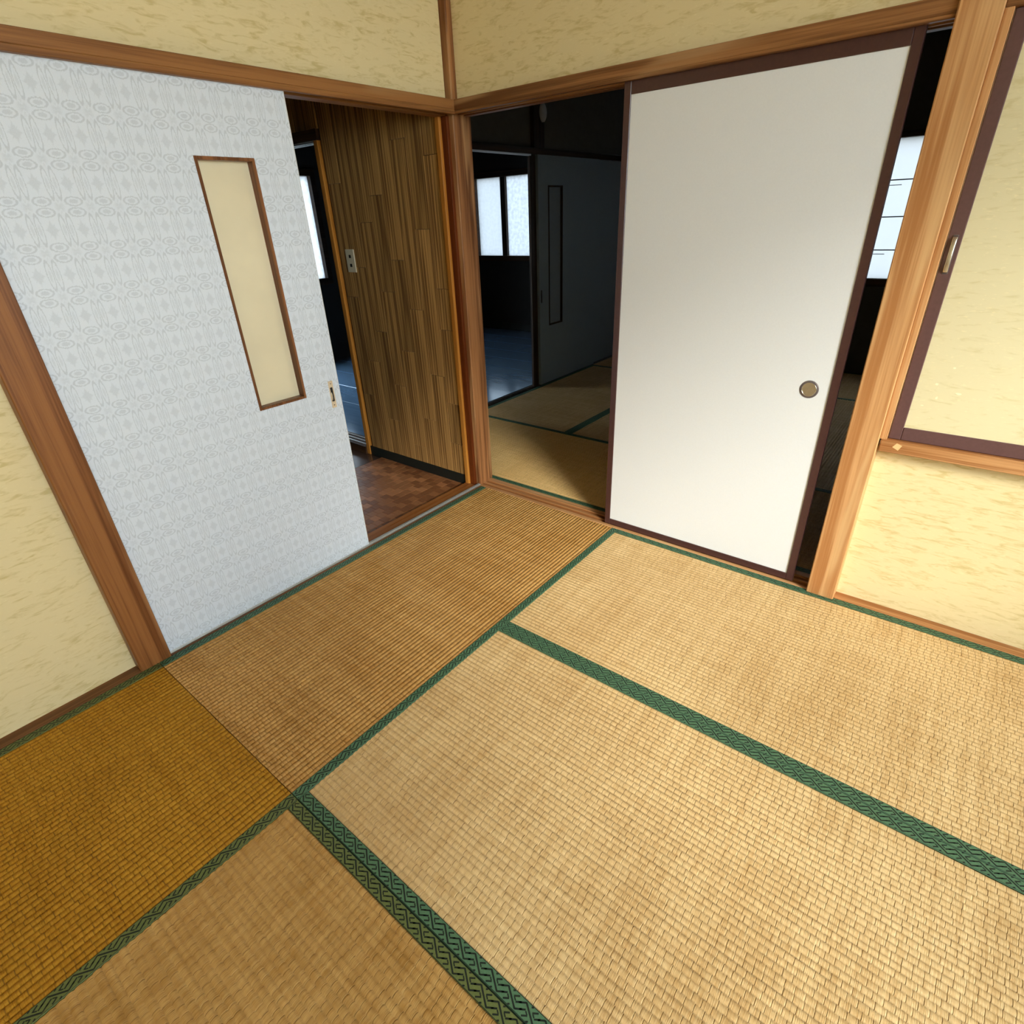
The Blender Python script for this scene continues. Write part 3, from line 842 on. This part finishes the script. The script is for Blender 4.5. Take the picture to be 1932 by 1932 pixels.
# pale oval fitting on the dark post
al = empty('wall_alarm', (RX0 + .012, 1.965, 1.955))
tag(al, 'small dim oval fitting hung high on the dark post', 'wall fitting')
bm = bmesh.new()
bmesh.ops.create_uvsphere(bm, u_segments=24, v_segments=12, radius=1.0)
for v in bm.verts: v.co = Vector((abs(v.co.x) * .022 if v.co.x > 0 else 0, v.co.y * .043, v.co.z * .062))
for f in bm.faces: f.smooth = True
me = bpy.data.meshes.new('cover'); bm.to_mesh(me); bm.free()
link('cover', me, plain('grey_plastic', (.45, .44, .42), .5), al, (0, 0, .07))
boxes('hanging_tab', (RX0 + .012, RX0 + .018, 1.960, 1.970, 1.955, 1.972), M_BLACK, al)

# far window of the second room
w2 = empty('window_2', ((VX0 + VX1) / 2, RY1, VZ0))
tag(w2, 'white window with thin dark crossbars seen in the gap beside the honey post', 'window', kind='structure')
boxes('window_frame', [(VX0 - .04, VX0 + .02, RY1 - .015, RY1 + .08, VZ0 - .06, VZ1 + .04), (VX1 - .02, VX1 + .04, RY1 - .015, RY1 + .08, VZ0 - .06, VZ1 + .04),
                       (VX0 + .02, VX1 - .02, RY1 - .015, RY1 + .08, VZ0 - .06, VZ0), (VX0 + .02, VX1 - .02, RY1 - .015, RY1 + .08, VZ1, VZ1 + .04)], M_DARKWOOD_X, w2, .002)
tag(boxes('pane', (VX0 + .02, VX1 - .02, RY1 + .030, RY1 + .033, VZ0, VZ1), M_PANE_PAPER, w2), 'bright white pane')
for z in (.995, 1.235, 1.490):
    boxes('crossbar', (VX0 + .02, VX1 - .02, RY1 + .022, RY1 + .029, z - .004, z + .004), M_DARKWOOD_X, w2)
for z in (.965, 1.455):
    boxes('crossbar', (VX0 + .02, 1.245, RY1 + .024, RY1 + .029, z - .0025, z + .0025), M_DARKWOOD_X, w2)

# ------------------------------------------------------------------ kitchen beyond
KX0, KX1, KY0, KY1 = -3.55, RX0 - .075, .11, 4.02
fk = struct('floor_kitchen', (KX0, KX1, KY0, KY1, -.16, -.012), M_BLACK, 'glossy dark boards of the kitchen floor', 'floor')
M = Mat('glossy_kitchen_board', .17, spec=1.0, coat=1.0)
M.b.inputs['Coat IOR'].default_value = 2.0
M.b.inputs['Coat Roughness'].default_value = .12
M.b.inputs['Coat Tint'].default_value = (.75, .88, 1, 1)
n = M.noise((3, 50, 30), 3, .4); M.color(M.mix(n, (.20, .30, .42), (.31, .43, .57)))  # blue of the reflected sky put into coat tint and board colour
M.bump(M.noise((6, 26, 6), 2), .05, .002)
M_KBOARD = M.m
bw = .326
j = 0
y = KY0 + .0
ys = [KY0, .292, .622, .948, 1.278]
while ys[-1] + bw < KY1: ys.append(ys[-1] + bw)
ys.append(KY1)
for j, (a, b) in enumerate(zip(ys, ys[1:])):
    cut = KX0 + (1.5 if j % 2 else .85)
    for (p, q_) in ((KX0, cut), (cut, KX1)):
        boxes('floorboard', (p + .001, q_ - .001, a + .001, b - .001, -.012, 0.0), M_KBOARD, fk, .001)
AX0, AX1, AZ0, AZ1 = -3.50, -2.30, .895, 1.800        # window in the far kitchen wall
BY0, BY1, BZ0, BZ1 = .92, 1.665, .845, 1.795          # window in the left kitchen wall
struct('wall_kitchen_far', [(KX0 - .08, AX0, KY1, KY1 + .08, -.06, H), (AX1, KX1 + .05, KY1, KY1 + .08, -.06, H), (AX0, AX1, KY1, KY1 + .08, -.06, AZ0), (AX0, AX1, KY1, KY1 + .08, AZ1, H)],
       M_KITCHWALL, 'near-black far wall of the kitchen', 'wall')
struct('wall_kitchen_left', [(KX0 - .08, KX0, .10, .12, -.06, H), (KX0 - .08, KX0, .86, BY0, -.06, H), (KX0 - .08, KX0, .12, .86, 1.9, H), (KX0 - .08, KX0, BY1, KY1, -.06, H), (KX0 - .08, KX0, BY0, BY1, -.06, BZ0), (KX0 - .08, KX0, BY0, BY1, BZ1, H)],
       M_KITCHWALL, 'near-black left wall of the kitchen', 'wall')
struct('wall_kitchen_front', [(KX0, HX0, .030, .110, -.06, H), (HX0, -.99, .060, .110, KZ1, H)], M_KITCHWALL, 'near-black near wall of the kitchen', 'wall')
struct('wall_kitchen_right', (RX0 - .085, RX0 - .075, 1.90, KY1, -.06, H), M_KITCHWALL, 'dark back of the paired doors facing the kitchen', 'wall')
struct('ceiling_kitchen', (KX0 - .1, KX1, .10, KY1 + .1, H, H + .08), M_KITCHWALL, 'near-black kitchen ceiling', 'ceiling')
struct('baseboard_kitchen', (KX0, KX1, KY1 - .012, KY1, 0, .07), M_BASEBOARD, 'black baseboard at the far kitchen wall', 'baseboard')
d6 = empty('door_6', (KX0 - .03, .43, 0))  # unseen door, added to let daylight onto the kitchen floor
tag(d6, 'glazed back door of the kitchen hidden behind the patterned door', 'door', kind='structure')
boxes('door_frame', [(KX0 - .08, KX0, .12, .16, -.06, 1.9), (KX0 - .08, KX0, .82, .86, -.06, 1.9), (KX0 - .08, KX0, .16, .82, -.06, .06), (KX0 - .08, KX0, .16, .82, 1.84, 1.9)], M_DARKWOOD_Z, d6, .002)
boxes('pane', (KX0 - .045, KX0 - .041, .16, .82, .06, 1.84), M_CLEAR, d6)
w3 = empty('window_3', ((AX0 + AX1) / 2, KY1, AZ0))
tag(w3, 'bright two-pane frosted kitchen window seen beside the corner post', 'window', kind='structure')
boxes('window_frame', [(AX0 - .03, AX0 + .03, KY1 - .02, KY1 + .08, AZ0 - .05, AZ1 + .05), (AX1 - .03, AX1 + .03, KY1 - .02, KY1 + .08, AZ0 - .05, AZ1 + .05),
                       (AX0 + .03, AX1 - .03, KY1 - .02, KY1 + .08, AZ0 - .05, AZ0 + .012), (AX0 + .03, AX1 - .03, KY1 - .02, KY1 + .08, AZ1 - .012, AZ1 + .05)], M_DARKWOOD_X, w3, .002)
tag(boxes('mullion', (-3.070, -2.995, KY1 + .0, KY1 + .06, AZ0, AZ1), M_DARKWOOD_Z, w3, .002), 'dark upright between the panes')
tag(boxes('pane', (AX0 + .03, -3.070, KY1 + .030, KY1 + .034, AZ0 + .012, AZ1 - .012), M_PANE_SMOOTH, w3), 'smooth milky pane')
tag(boxes('pane', (-2.995, AX1 - .03, KY1 + .042, KY1 + .046, AZ0 + .012, AZ1 - .012), M_PANE_MOTTLED, w3), 'mottled frosted pane')
w4 = empty('window_4', (KX0, (BY0 + BY1) / 2, BZ0))
tag(w4, 'narrow bright frosted kitchen window seen past the patterned door edge', 'window', kind='structure')
boxes('window_frame', [(KX0 - .08, KX0 + .02, BY0 - .03, BY0 + .03, BZ0 - .05, BZ1 + .05), (KX0 - .08, KX0 + .02, BY1 - .02, BY1 + .04, BZ0 - .05, BZ1 + .05),
                       (KX0 - .08, KX0 + .02, BY0 + .03, BY1 - .02, BZ0 - .05, BZ0 + .01), (KX0 - .08, KX0 + .02, BY0 + .03, BY1 - .02, BZ1 - .01, BZ1 + .05)], M_DARKWOOD_Y, w4, .002)
tag(boxes('pane', (KX0 - .040, KX0 - .036, BY0 + .03, BY1 - .02, BZ0 + .01, BZ1 - .01), M_PANE_BRIGHT, w4), 'mottled frosted pane')
